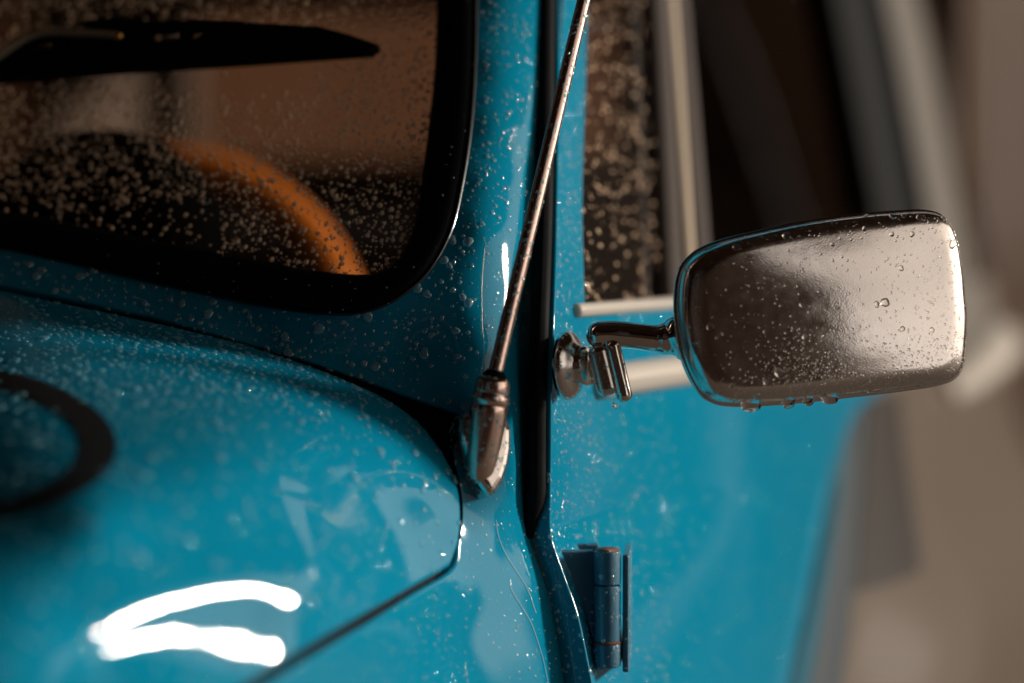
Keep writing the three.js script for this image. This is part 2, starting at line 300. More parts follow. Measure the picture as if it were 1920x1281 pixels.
bodyPts.push(
  [-280, 475, 1.452], [0, 533, 1.418], [270, 590, 1.395], [480, 645, 1.376], [640, 697, 1.361], [770, 742, 1.350], [850, 765, 1.344], [870, 660, 1.3555], [760, 640, 1.364],
[860, 960, 1.327], [930, 985, 1.347], [984, 985, 1.373], [848, 1062, 1.312], [920, 1080, 1.337], [1012, 1080, 1.372],
  [820, 1200, 1.288], [930, 1200, 1.331], [1045, 1200, 1.375], [700, 1290, 1.218], [850, 1320, 1.292], [1070, 1320, 1.378],
  [560, 1330, 1.145], [700, 1460, 1.215], [1095, 1480, 1.381], [920, 1480, 1.31]);
for (const [x, y] of [[790, 1080], [740, 1110], [690, 1140], [640, 1168], [560, 1213], [490, 1253], [430, 1288], [350, 1334], [280, 1376]]) bodyPts.push([x + 12, y + 20, hood.depth(x, y) + 0.012]);
const body = new Sheet(bodyPts, 3e-4);
const cowlEdge = [[1024, -260], [1021, -120], [1018, 0], [1014, 130], [1011, 240], [1006, 345], [1002, 440], [996, 600], [990, 740], [870, 772], [760, 737], [640, 694], [520, 657], [400, 622], [265, 586], [0, 530], [-280, 472]];
const bodyLeft = [[870, 772], [852, 800], [852, 860], [862, 905], [868, 955], [864, 1012], [854, 1068], [776, 1122], [708, 1166], [608, 1228], [448, 1324], [296, 1424]];
const bodyRight = [[990, 740], [987, 800], [985, 860], [983, 900], [981, 940], [983, 980], [1000, 1035], [1020, 1090], [1035, 1140], [1048, 1190], [1068, 1290], [1100, 1480]];
const bodyShell = part('body_panel', merge([loft(body, sealEdge, cowlEdge, 150, 30), loft(body, bodyLeft, bodyRight, 90, 40),
  hem(body, cowlEdge.slice(9), 0.0015, (t) => [500, 560], 90), hem(body, bodyLeft.slice(5), 0.0022, () => [900, 1250], 60, 0.02)]), M.paint, car);

const hoodMesh = part('hood', merge([loft(hood, hoodA, hoodB, 120, 90), hem(hood, hoodA, 0.0022, () => [500, 900], 110, 0.012), hem(hood, hoodB, 0.0026, () => [500, 900], 90, 0.014)]), M.paint, car);
// black painted ring on the hood
{
  const c = [-150, 832], ra = 336, rb = 138, w = 0.10, pts = (k, u) => { const a = u * 2 * Math.PI; return [c[0] + ra * k * Math.cos(a) - 20 * Math.sin(a) * 0, c[1] + rb * k * Math.sin(a) + (ra * k * Math.cos(a)) * 0.02]; };
  const px = (u, v) => pts(1 + w * (v - 0.5) * 2, u);
  part('painted_ring', gridGeometry(120, 6, (u, v) => hood.pos(...px(u, v)).addScaledVector(hood.normal(...px(u, v)), 0.0005 + 0.0006 * Math.sin(Math.PI * v)), (u, v) => hood.normal(...px(u, v))), M.ring, hoodMesh, 'black ring on the blue hood');
}
// rubber channel between hood and body
{
  const a = path([[868, 1000], [872, 930], [866, 860], [862, 790], [850, 766], [760, 738], [640, 695], [450, 637], [250, 584], [0, 530], [-280, 470]]), b = path([[835, 1000], [838, 930], [825, 870], [790, 820], [740, 775], [680, 742], [600, 706], [440, 655], [250, 608], [0, 556], [-280, 490]]);
  const lo = (c, s, dz) => (u) => { const p = c(u); return s.pos(p.x, p.y).addScaledVector(TOWARD, -dz); };
  const c2 = path([[882, 1010], [870, 1066], [808, 1118], [710, 1178], [610, 1240], [440, 1338], [290, 1436]]), d2 = path([[838, 1010], [820, 1050], [760, 1090], [690, 1128], [590, 1186], [420, 1282], [270, 1375]]);
  part('hood_seal', merge([ruled(lo(a, body, 0.004), lo(b, hood, 0.014), 90, 8), ruled(lo(c2, body, 0.012), lo(d2, hood, 0.022), 60, 8)]), M.rubber, car);
}

// windscreen with its rubber surround
{
  const e = path(glassEdge), o = path(sealEdge), far = [-280, -260];
  const pane = part('windscreen', gridGeometry(90, 20, (u, v) => { const p = e(u); return wp(lerp(p.x + 6, far[0], v), lerp(p.y + 6, far[1], v), -0.004); }, () => WN), M.glass, car);
  const n = 160, rows = [];
  part('seal_lip', bar(Array.from({ length: 60 }, (_, k) => { const q = o(k / 59), p = wp(q.x - 1, q.y, 0.0022); p.r = 0.0011; return p; }), 200, 8, false), M.wet, pane);
  const prof = [[-0.04, -0.006], [0.0, 0.0], [0.08, 0.0035], [0.30, 0.0062], [0.55, 0.0066], [0.80, 0.0052], [0.90, 0.0040], [0.93, 0.0030], [0.96, 0.0042], [0.99, 0.0036], [1.03, -0.002]];
  part('windscreen_seal', gridGeometry(n, prof.length - 1, (u, v) => { const [f, h] = prof[Math.round(v * (prof.length - 1))], p = e(u), q = o(u); return wp(lerp(p.x, q.x, f), lerp(p.y, q.y, f), h); }), M.rubber, pane);
}

// drip rail and the flange along the front edge of the door
const flangeOut = [[1050, -260], [1048, -120], [1046, 0], [1045, 130], [1044, 240], [1043, 345], [1041, 440], [1036, 600], [1031, 740], [1030, 860], [1029, 930], [1030, 1005], [1042, 1045], [1058, 1090], [1071, 1125], [1083, 1165], [1108, 1285], [1148, 1480]];
const edgeZ = (y) => y < 640 ? -(640 - y) / 640 * 0.118 : 0;
const onZ = (x, y, z) => onPlane(x, y, V(0, 0, z), V(0, 0, 1));
const E1 = flangeOut.map(([x, y]) => onZ(x, y, edgeZ(y) - 0.004));
{
  const e1 = path(E1.map((p) => p.toArray())), inn = path(E1.map((p, i) => { const k = i > 10 ? 0.0165 : 0.012; return [p.x - k, p.y, p.z - 0.003]; }));
  const back = path(E1.map((p) => [p.x - 0.004, p.y, p.z - 0.010]));
  const lip = path(E1.map((p) => [p.x + 0.0010, p.y, p.z - 0.0012]));
  part('door_flange', merge([ruled(inn, e1, 120, 5, 0.0006), ruled(e1, lip, 160, 3, 0.0003, V(0.7, 0, 0.7)), ruled(lip, back, 120, 3)]), M.paint, car);
  const rail = E1.slice(0, 12).map((p, i) => { const q = p.clone().add(V(i > 10 ? -0.0125 : -0.0072, 0, 0.0005)); q.r = i > 10 ? 0.003 : 0.0055; return q; });
  part('drip_rail', bar(rail, 120, 16), M.rubber, car);
  part('gap_seal', ruled((u) => path(E1.slice(8).map((p) => [p.x - 0.008, p.y, p.z - 0.006]))(u), (u) => path(bodyRight.map(([x, y]) => at(x - 4, y, body.depth(x, y) + 0.006).toArray()))(u), 60, 3), M.rubber, car);
}

// side of the car: x over height and distance behind the front edge
const e1y = E1.map((p) => [p.y, p.x]).sort((a, b) => a[0] - b[0]);
const frontX = (y) => { let k = 0; while (k < e1y.length - 2 && e1y[k + 1][0] < y) k++; const [a, b] = [e1y[k], e1y[k + 1]]; return lerp(a[1], b[1], (y - a[0]) / (b[0] - a[0])); };
const beltY = 0.997;
const sideX = (y, s) => {
  const upper = Math.max(0, y - beltY), low = Math.max(0, beltY - y);
  const front = y > 0.65 ? frontX(Math.min(y, 1.25)) : frontX(0.65) + 0.0;
  const own = 0.021 + 0.012 - 0.20 * upper + 0.30 * low * Math.exp(-low * 2.2) * 0.62;
  return lerp(front - 0.004, own, smooth(s, -0.05, 0.40)) - 0.16 * Math.max(0, s - 1.25) ** 2 - 0.04 * Math.max(0, y - 1.25);
};
const rake = (y) => y > 0.98 ? -(y - 0.98) * 0.66 : 0;             // the front edge leans back above the cowl
const sp = (y, s) => V(sideX(y, s), y, -s - 0.006 + rake(y) * clamp(1 - s / 0.5, 0, 1));
const sn = (y, s) => { const e = 0.004; return sp(y, s + e).sub(sp(y, s - e)).cross(sp(y + e, s).sub(sp(y - e, s))).normalize().negate(); };
const sideGrid = (y0, y1, s0, s1, nu, nv, lift = 0) => gridGeometry(nu, nv, (u, v) => { const y = lerp(y0, y1, v), s = lerp(s0, s1, u), n = sn(y, s); if (n.x < 0) n.negate(); return sp(y, s).addScaledVector(n, lift); }, (u, v) => { const n = sn(lerp(y0, y1, v), lerp(s0, s1, u)); return n.x < 0 ? n.negate() : n; });
const doorRef = {};
{
  // skin below the belt, and the pillar strip in front of the quarter light
  const strip = gridGeometry(8, 50, (u, v) => { const y = lerp(beltY, 1.26, v); return sp(y, lerp(0, frameS(y), u)); }, (u, v) => { const y = lerp(beltY, 1.26, v), n = sn(y, lerp(0, frameS(y), u)); return n.x < 0 ? n.negate() : n; });
  const edge = bar(Array.from({ length: 14 }, (_, k) => { const y = lerp(beltY, 1.26, k / 13), p = sp(y, frameS(y)); p.x -= 0.0022; p.r = 0.0024; return p; }), 40, 10);
  const door = part('door', merge([sideGrid(0.30, beltY, 0, 0.86, 90, 80), strip, edge]), M.paint, car);
  doorRef.mesh = door;
}
function frameS(y) {                                               // where the pillar strip meets the quarter light glass
  const px = 1100 - 9 * Math.exp(-(((y - 1.06) / 0.07) ** 2)); const yy = y;
  let s = 0.03; for (let k = 0; k < 30; k++) { const q = seen(sp(yy, s)); s += (px - q[0]) / 1100; s = clamp(s, 0.005, 0.15); } return s;
}
const door = doorRef.mesh;
// belt: chrome strip under the glass, moulding and handle lower down
{
  const along = (y, s0, s1, n, r, out) => Array.from({ length: n }, (_, k) => { const s = lerp(s0, s1, k / (n - 1)), p = sp(typeof y === 'function' ? y(s) : y, s); p.x += out; p.r = r; return p; });
  part('window_trim', bar(along((s) => beltY + 0.012 * Math.exp(-(((s - 0.055) / 0.03) ** 2)) * 0 - 0.001, 0.045, 0.80, 24, 0.0042, 0.001), 60, 12), M.alu, door);
  part('belt_moulding', bar(along(0.952, 0.085, 0.84, 24, 0.0105, 0.0), 60, 12), M.alu, door);
  // quarter light divider
  const g = [];
  const post = (s, r, out) => bar(Array.from({ length: 10 }, (_, k) => { const y = lerp(beltY, 1.28, k / 9), p = sp(y, s + (y - beltY) * 0.12); p.x += out; p.r = r; return p; }), 30, 10);
  part('window_divider', merge([post(0.255, 0.0055, 0.0)]), M.satin, door);
  part('divider_rubber', merge([post(0.222, 0.010, -0.003), post(0.286, 0.010, -0.003)]), M.lining, door);
  const pane = (name, s0, s1) => part(name, gridGeometry(6, 6, (u, v) => { const y = lerp(beltY - 0.01, 1.30, v); return sp(y, lerp(s0, s1, u)).add(V(-0.005, 0, 0)); }, (u, v) => sn(lerp(beltY, 1.30, v), 0.3)), M.sideglass, door);
  pane('quarter_light', 0.03, 0.255); pane('side_window', 0.255, 0.80);
  // handle
  const h = [[0.62, 0.955, 0.012], [0.64, 0.955, 0.034], [0.70, 0.957, 0.042], [0.76, 0.958, 0.042], [0.80, 0.958, 0.036], [0.815, 0.957, 0.014]].map(([s, y, o]) => { const p = sp(y, s); p.x += o; p.r = 0.0125; return p; });
  part('door_handle', bar(h, 30, 12), M.chrome, door);
}
// rear of the side: pillar, quarter panel, rear window, fender
{
  const q = part('quarter_panel', merge([sideGrid(0.55, 0.99, 0.868, 2.2, 50, 30), sideGrid(0.99, 1.42, 1.19, 1.40, 10, 14), sideGrid(0.99, 1.42, 1.75, 2.2, 14, 14)]), M.reflectPale, car, 'rear quarter panel coloured pale grey for the sky it reflects');
  part('side_trim', bar([[1.10, 0.885, 0.012], [1.22, 0.893, 0.017], [1.36, 0.905, 0.024], [1.50, 0.915, 0.028], [1.54, 0.917, 0.02]].map(([s, y, r]) => { const p = sp(y, s); p.x += 0.008; p.r = r; return p; }), 30, 12), M.alu, q, 'pale rounded trim on the rear quarter panel');
  part('rear_side_window', sideGrid(0.99, 1.40, 1.40, 1.75, 6, 6, -0.004), M.sideglass, q);
  part('door_pillar', sideGrid(0.98, 1.42, 0.98, 1.19, 10, 14, -0.012), M.black, q);
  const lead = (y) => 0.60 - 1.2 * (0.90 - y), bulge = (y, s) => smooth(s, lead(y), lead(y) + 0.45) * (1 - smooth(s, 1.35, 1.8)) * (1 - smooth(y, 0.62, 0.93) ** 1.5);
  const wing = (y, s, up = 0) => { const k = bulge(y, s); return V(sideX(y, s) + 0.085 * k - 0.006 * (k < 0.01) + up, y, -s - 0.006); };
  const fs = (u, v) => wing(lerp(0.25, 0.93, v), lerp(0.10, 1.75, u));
const fender = part('rear_fender', gridGeometry(80, 50, fs), M.reflectTan, car, 'rear wing behind the door, coloured grey brown for its reflections');
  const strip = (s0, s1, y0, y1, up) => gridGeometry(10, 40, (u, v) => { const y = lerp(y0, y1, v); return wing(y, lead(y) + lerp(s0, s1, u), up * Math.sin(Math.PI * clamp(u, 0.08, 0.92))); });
  part('teal_reflection_strip', strip(0.02, 0.075, 0.42, 0.905, 0.006), M.reflectTeal, fender); part('grey_reflection_strip', strip(0.075, 0.14, 0.42, 0.905, 0.004), M.flange, fender);  // strips colour the reflected tones onto the wing, teal then grey
  part('dark_reflection_patch', strip(0.145, 0.28, 0.76, 0.90, 0.005), M.reflectDark, fender, 'dark patch painted for a reflection on the front of the rear wing');  // dark reflection laid on the wing as a coloured patch
}
// roof, far side and cabin
{
  const X = V(1, 0, 0), Y = V(0, 1, 0);
  const bx = (x0, x1, y0, y1, z0, z1, r = 0.01) => box(x1 - x0, y1 - y0, z1 - z0, V((x0 + x1) / 2, (y0 + y1) / 2, (z0 + z1) / 2), X, Y, r, 2);
  part('roof', bx(-1.25, -0.03, 1.42, 1.46, -1.9, -0.30, 0.018), M.paint, car);
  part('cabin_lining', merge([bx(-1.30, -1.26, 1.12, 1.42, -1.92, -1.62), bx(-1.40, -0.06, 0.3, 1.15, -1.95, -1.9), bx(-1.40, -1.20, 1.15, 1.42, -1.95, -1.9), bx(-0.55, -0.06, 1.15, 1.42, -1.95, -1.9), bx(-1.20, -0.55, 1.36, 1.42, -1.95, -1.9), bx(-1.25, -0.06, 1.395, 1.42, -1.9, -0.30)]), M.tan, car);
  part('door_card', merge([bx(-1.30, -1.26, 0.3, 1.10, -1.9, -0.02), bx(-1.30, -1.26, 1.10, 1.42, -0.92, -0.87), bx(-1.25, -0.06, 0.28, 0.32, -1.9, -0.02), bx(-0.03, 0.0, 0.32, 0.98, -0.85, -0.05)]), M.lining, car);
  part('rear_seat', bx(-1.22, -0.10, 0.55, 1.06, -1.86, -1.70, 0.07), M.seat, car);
  part('far_body_side', bx(-1.42, -1.305, 0.3, 1.0, -2.0, 0.0), M.paint, car);
  part('roof_side', sideGrid(1.275, 1.44, -0.05, 0.95, 20, 6), M.paint, car);
  const dash = part('dashboard', merge([bx(-1.25, -0.06, 0.72, 0.955, -0.26, -0.05, 0.03)]), M.black, car);
  { const c = at(190, 455, 1.62), g = new THREE.SphereGeometry(1, 32, 20); g.scale(0.090, 0.076, 0.05); g.translate(c.x, c.y, c.z); part('added_dark_pod', g, M.podBlack, dash); }  // black pod added where the wheel rim fades into shade
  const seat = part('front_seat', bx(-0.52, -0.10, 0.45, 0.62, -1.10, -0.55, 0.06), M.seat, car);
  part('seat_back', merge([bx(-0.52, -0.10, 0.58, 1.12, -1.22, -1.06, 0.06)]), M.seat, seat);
  // steering wheel
  const c = at(285, 668, 2.0), ax = TOWARD.clone().add(V(0.02, 0.28, 0.10)).normalize(), e1 = V(0, 1, 0).addScaledVector(ax, -ax.y).normalize(), e2 = ax.clone().cross(e1);
  const rim = []; for (let k = 0; k <= 72; k++) { const a = k / 72 * Math.PI * 2, p = c.clone().addScaledVector(e1, 0.166 * Math.cos(a)).addScaledVector(e2, 0.166 * Math.sin(a)); p.r = 0.0175; rim.push(p); }
  const w = part('steering_wheel', bar(rim, 120, 16, false), M.wood, car, 'steering wheel with orange wooden rim behind the windscreen');
  const hub = c.clone().addScaledVector(ax, -0.0);
  part('hub', lathe([[0, 0.03], [0.035, 0.026], [0.05, 0.0], [0.05, -0.03], [0, -0.03]], 24, hub, ax), M.black, w);
  for (const a of [2.1, 4.2, 0]) { const d = e1.clone().multiplyScalar(-Math.cos(a)).addScaledVector(e2, Math.sin(a)); const p = hub.clone().addScaledVector(d, 0.04), q = hub.clone().addScaledVector(d, 0.155); p.r = q.r = 0.007; part('spoke', bar([p, q], 4, 10), M.black, w); }
}

// wiper
{
  const e2 = V(0, 1, 0).addScaledVector(WN, -WN.y).normalize(), e1 = e2.clone().cross(WN);
  const flat = (pts, lift, thick, holes = []) => {
    const o = wp(300, 100, lift), to = ([x, y]) => { const p = wp(x, y, lift).sub(o); return new THREE.Vector2(p.dot(e1), p.dot(e2)); };
    const s = new THREE.Shape(pts.map(to)); for (const h of holes) s.holes.push(new THREE.Path(h.map(to)));
    const g = new THREE.ExtrudeGeometry(s, { depth: thick, bevelEnabled: true, bevelSize: 0.0006, bevelThickness: 0.0006, bevelSegments: 2 });
    g.applyMatrix4(new THREE.Matrix4().makeBasis(e1, e2, WN).setPosition(o)); return g;
  };
  const wiper = part('wiper', flat([[-260, 168], [-100, 122], [0, 112], [60, 78], [110, 74], [165, 78], [215, 76], [300, 58], [420, 56], [490, 58], [600, 63], [660, 78], [712, 96], [700, 104], [600, 113], [480, 118], [380, 124], [250, 133], [120, 143], [0, 152], [-260, 190]], 0.008, 0.006,
    [[[64, 86], [106, 79], [108, 98], [66, 104]], [[120, 85], [140, 77], [146, 86], [124, 101]], [[228, 70], [266, 64], [267, 90], [246, 86]], [[290, 66], [346, 62], [347, 84], [290, 90]], [[364, 66], [412, 61], [404, 72], [366, 85]]]), M.black, car);
  part('wiper_bridge', flat([[148, 50], [180, 45], [215, 44], [300, 48], [420, 50], [494, 53], [494, 62], [400, 60], [300, 57], [230, 58], [165, 54]], 0.015, 0.004), M.black, wiper);
  part('wiper_rubber', flat([[-260, 192], [0, 152], [250, 132], [480, 118], [700, 103], [700, 106], [480, 122], [250, 137], [0, 157], [-260, 197]], 0.001, 0.007), M.rubber, wiper);
  const A = [[-260, 232], [-40, 128], [62, 66], [150, 62], [216, 66]].map(([x, y]) => { const p = wp(x, y, 0.018); p.r = 0.0024; return p; });
  part('wiper_arm', bar(A, 40, 10), M.satin, wiper);
  const k = wp(223, 68, 0.020); part('wiper_clip', new THREE.SphereGeometry(0.0026, 12, 8).translate(k.x, k.y, k.z), M.brass, wiper);
}

// aerial: foot, socket, collar, mast
{
  const b = at(894, 905, 1.328), t = at(927, 704, 1.328), ax = t.clone().sub(b), H = ax.length(), px = 1.328 / F; ax.normalize();
  const ring = (h, r) => [r * px, h * H];
  const aerial = part('aerial', lathe([[0, -0.01 * H], ring(-0.01, 14), ring(0.03, 22), ring(0.10, 28), ring(0.22, 32.5), ring(0.45, 35), ring(0.64, 36), ring(0.70, 36), ring(0.715, 34), ring(0.735, 33.5), ring(0.755, 37), ring(0.80, 37), ring(0.825, 33), ring(0.84, 33), ring(0.86, 34), ring(0.93, 33), ring(0.965, 30), ring(0.985, 25), ring(0.99, 10), [0, 0.99 * H]], 48, b, ax), M.mast, car, 'chrome aerial with drops at the pillar foot');
  const foot = [[845, 790], [846, 835], [856, 872], [872, 908], [888, 932], [897, 937], [908, 930], [922, 908], [932, 880], [937, 850], [938, 812], [925, 775], [885, 760]];
  { const N = body.normal(890, 860), o = at(893, 862, 1.340), y = V(0, 1, 0).addScaledVector(N, -N.y).normalize(), x = y.clone().cross(N), s = new THREE.Shape(foot.map(([u, v]) => { const p = onPlane(u, v, o, N).sub(o); return new THREE.Vector2(p.dot(x), p.dot(y)); }));
    const g = new THREE.ExtrudeGeometry(s, { depth: 0.010, bevelEnabled: true, bevelSize: 0.005, bevelThickness: 0.006, bevelOffset: -0.005, bevelSegments: 4, curveSegments: 4 }); g.applyMatrix4(new THREE.Matrix4().makeBasis(x, y, N).setPosition(o)); part('aerial_foot', g, M.chrome, aerial); }
  part('rubber_boot', lathe([[0, 0.97 * H], ring(0.97, 23), ring(1.01, 22), ring(1.03, 18), ring(1.045, 17), ring(1.05, 13), [0, 1.05 * H]], 32, b, ax), M.rubber, aerial);
  part('mast', bar([R3(929, 700, 1.328, 14.5), R3(962, 560, 1.336, 14), R3(1000, 400, 1.345, 13.6), R3(1052, 180, 1.36, 13.2), R3(1095, 0, 1.372, 13), R3(1150, -230, 1.388, 11.6)], 80, 20), M.mast, aerial);
}

// door mirror
const mirror = {};
{
  const mc = at(1545, 580, 1.358), N = TOWARD.clone().multiplyScalar(Math.cos(0.26)).addScaledVector(RIGHT, Math.sin(0.26)).addScaledVector(UP, 0.10).normalize();
  const ol = [[1283, 672], [1274, 625], [1270, 590], [1270, 555], [1273, 525], [1280, 502], [1294, 484], [1318, 467], [1355, 453], [1420, 437], [1500, 420], [1600, 406], [1680, 399], [1738, 397], [1762, 403], [1780, 420], [1792, 450], [1802, 500], [1808, 560], [1811, 600], [1809, 650], [1803, 690], [1790, 707], [1765, 717], [1700, 728], [1600, 740], [1500, 751], [1420, 757], [1365, 757], [1340, 752], [1318, 738], [1300, 712]];
  const closed = new THREE.CatmullRomCurve3(ol.map(([x, y]) => { const p = onPlane(x, y, mc, N); return p; }), true, 'centripetal');
  const prof = [[1.0, -0.004], [1.0, 0], [0.991, 0.0016], [0.984, 0.0036], [0.974, 0.0056], [0.960, 0.0074], [0.94, 0.0087], [0.91, 0.0095], [0.86, 0.0100], [0.7, 0.0100], [0.5, 0.0100], [0.3, 0.0100], [0.12, 0.0100], [0, 0.0100]];
  const pc = path(prof.map(([a, b]) => [a, b]));
  const R = 200, nv = 60;
  const bigAxis = RIGHT.clone().addScaledVector(N, -RIGHT.dot(N)).normalize(), upAxis = N.clone().cross(bigAxis);
  const shellPoint = (u, v) => { const p = closed.getPointAt(u % 1), f = pc(v); const q = mc.clone().lerp(p, f.x), o = q.clone().sub(mc), a = o.dot(bigAxis) / 0.086, b = o.dot(upAxis) / 0.058; return q.addScaledVector(N, f.y + 0.0076 * (1 - a * a) * (1 - b * b) * smooth(1 - f.x, 0, 0.16)); };
  const mir = part('door_mirror', mergeVertices(gridGeometry(R, nv, shellPoint, null, (p) => { const q = p.clone().sub(mc); return [q.dot(bigAxis), q.dot(upAxis)]; }), 1e-6), M.shell, car, 'wet chrome door mirror with drops on its back');
  { const g = mir.geometry; g.computeVertexNormals(); const n = g.attributes.normal; }
  Object.assign(mirror, { shellPoint, mc, N, closed });
  const rim = []; for (let k = 0; k <= 160; k++) { const p = closed.getPointAt((k / 160) % 1).addScaledVector(N, -0.002); p.r = 0.0016; rim.push(p); }
  part('mirror_rim', bar(rim, 240, 10, false), M.chrome, mir);
  const plate = gridGeometry(R, 1, (u, v) => mc.clone().lerp(closed.getPointAt(u % 1), v * 0.99).addScaledVector(N, -0.004)); part('mirror_glass', plate, M.chrome, mir);
  part('arm', bar([R3(1118, 628, 1.362, 25), R3(1150, 627, 1.362, 25), R3(1195, 631, 1.360, 24), R3(1226, 635, 1.360, 25), R3(1248, 635, 1.360, 30), R3(1266, 632, 1.360, 38), R3(1284, 634, 1.360, 42), R3(1298, 638, 1.362, 41)], 60, 24), M.chrome, mir);
  // round foot on the door
  const fp = at(1074, 686, 1.376), ox = V(1, 0.02, 0.05).normalize();
  part('mounting_base', lathe([[0, 0], [0.0195, 0], [0.0198, 0.0025], [0.0185, 0.005], [0.0150, 0.0075], [0.0125, 0.009], [0.0110, 0.011], [0.0108, 0.016], [0, 0.016]], 40, fp.clone().addScaledVector(ox, -0.005), ox), M.chrome, mir);
  const kn = at(1128, 695, 1.362), lean = at(1150, 755, 1.362).sub(at(1122, 640, 1.362)).normalize();
  part('pivot_block', merge([box(0.0115, 0.029, 0.016, kn.clone().addScaledVector(RIGHT, 0.0005), lean.clone().cross(TOWARD).negate(), lean.clone().negate(), 0.0045, 5)]), M.chrome, mir);
  const p0 = at(1148, 650, 1.358), p1 = at(1170, 742, 1.358); p0.r = p1.r = 0.0048; part('pivot_pin', bar([p0, p1], 10, 20), M.chrome, mir);
}

// door hinge
{
  const D = 1.388, px = D / F, up = V(0, 1, 0), c = at(1139, 1250, D), H = 222 * px;
  const knuckle = (h0, h1, r) => lathe([[0, h0], [r - 0.0008, h0], [r, h0 + 0.0008], [r, h1 - 0.0008], [r - 0.0008, h1], [0, h1]], 36, c, up);
  const rr = 25 * px;
  const hinge = part('door_hinge', merge([box(72 * px, H * 0.985, 0.0042, at(1077, 1140, D + 0.004), RIGHT.clone().addScaledVector(TOWARD, -0.12), up, 0.0012, 3), box(80 * px, H * 0.985, 0.0042, at(1083, 1126, D + 0.026), RIGHT.clone().addScaledVector(TOWARD, -0.12), up, 0.0012, 3)]), M.hinge, car, 'blue painted door hinge with rusty joint');
  part('knuckle', knuckle(H * 0.70, H * 0.985, rr), M.hinge, hinge); part('knuckle', knuckle(H * 0.215, H * 0.693, rr * 0.985), M.hinge, hinge); part('knuckle', knuckle(0, H * 0.205, rr), M.rusty, hinge, 'lowest knuckle with a rust run');
  part('rusty_joint', lathe([[0, H * 0.196], [rr * 1.0, H * 0.198], [rr * 1.035, H * 0.205], [rr * 1.03, H * 0.216], [rr * 0.99, H * 0.222], [0, H * 0.222]], 36, c, up), M.rust, hinge);
  part('hinge_pin', lathe([[0, H * 1.015], [rr * 0.35, H * 1.013], [rr * 0.42, H * 1.006], [rr * 0.55, H * 1.010], [rr * 0.80, H * 1.005], [rr * 0.9, H * 0.99], [rr * 0.9, H * 0.97]], 32, c, up), M.pin, hinge);
  part('hinge_leaf', box(0.0038, H * 1.0, 0.052, at(1176, 1138, D + 0.022), V(1, 0, 0.0).addScaledVector(V(0, 0, 1), -0.28), up, 0.0012, 3), M.hinge, hinge);
}


// ------------------------------------------------------------------ rain
const car3 = (name) => { const g = []; car.traverse((o) => { if (o.isMesh && o.name === name) g.push(o.geometry); }); return g; };
function dome(k) {                                                 // a drop resting on a surface: closed, outline a little uneven
  const P = [], I = [], seg = 14, prof = [[0.0, -0.03], [0.93, -0.03], [1, 0.05], [0.97, 0.20], [0.86, 0.35], [0.66, 0.47], [0.36, 0.545], [0, 0.565]];
  for (const [r, h] of prof) for (let i = 0; i < seg; i++) { const a = i / seg * 2 * Math.PI, q = r * (1 + 0.10 * Math.sin(2 * a + k * 2.1) + 0.07 * Math.sin(3 * a + k * 4.7) + 0.04 * Math.sin(5 * a + k)); P.push(q * Math.cos(a), h * (1 + 0.05 * Math.sin(a + k)), q * Math.sin(a)); }
  for (let j = 0; j < prof.length - 1; j++) for (let i = 0; i < seg; i++) { const a = j * seg + i, b = j * seg + (i + 1) % seg, c = a + seg, d = b + seg; I.push(a, c, b, b, c, d); }
  const g = new THREE.BufferGeometry(); g.setAttribute('position', new THREE.Float32BufferAttribute(P, 3)); g.setIndex(I);
  const m = mergeVertices(g, 1e-5); m.computeVertexNormals(); return m;
}
const domes = [0, 1, 2, 3, 4, 5].map(dome);
const big = [];
function place(p, n, r, tall, long, spin) {                        // matrix of a drop at p on a surface facing n
  const down = V(0, -1, 0).addScaledVector(n, n.y); if (down.lengthSq() < 1e-4) down.set(1, 0, 0); down.normalize();
  const side = down.clone().cross(n).normalize();
  return new THREE.Matrix4().makeBasis(side, n, down.clone().negate()).setPosition(p).multiply(new THREE.Matrix4().makeScale(r, r * tall, r * long)).multiply(new THREE.Matrix4().makeRotationY(spin));
}
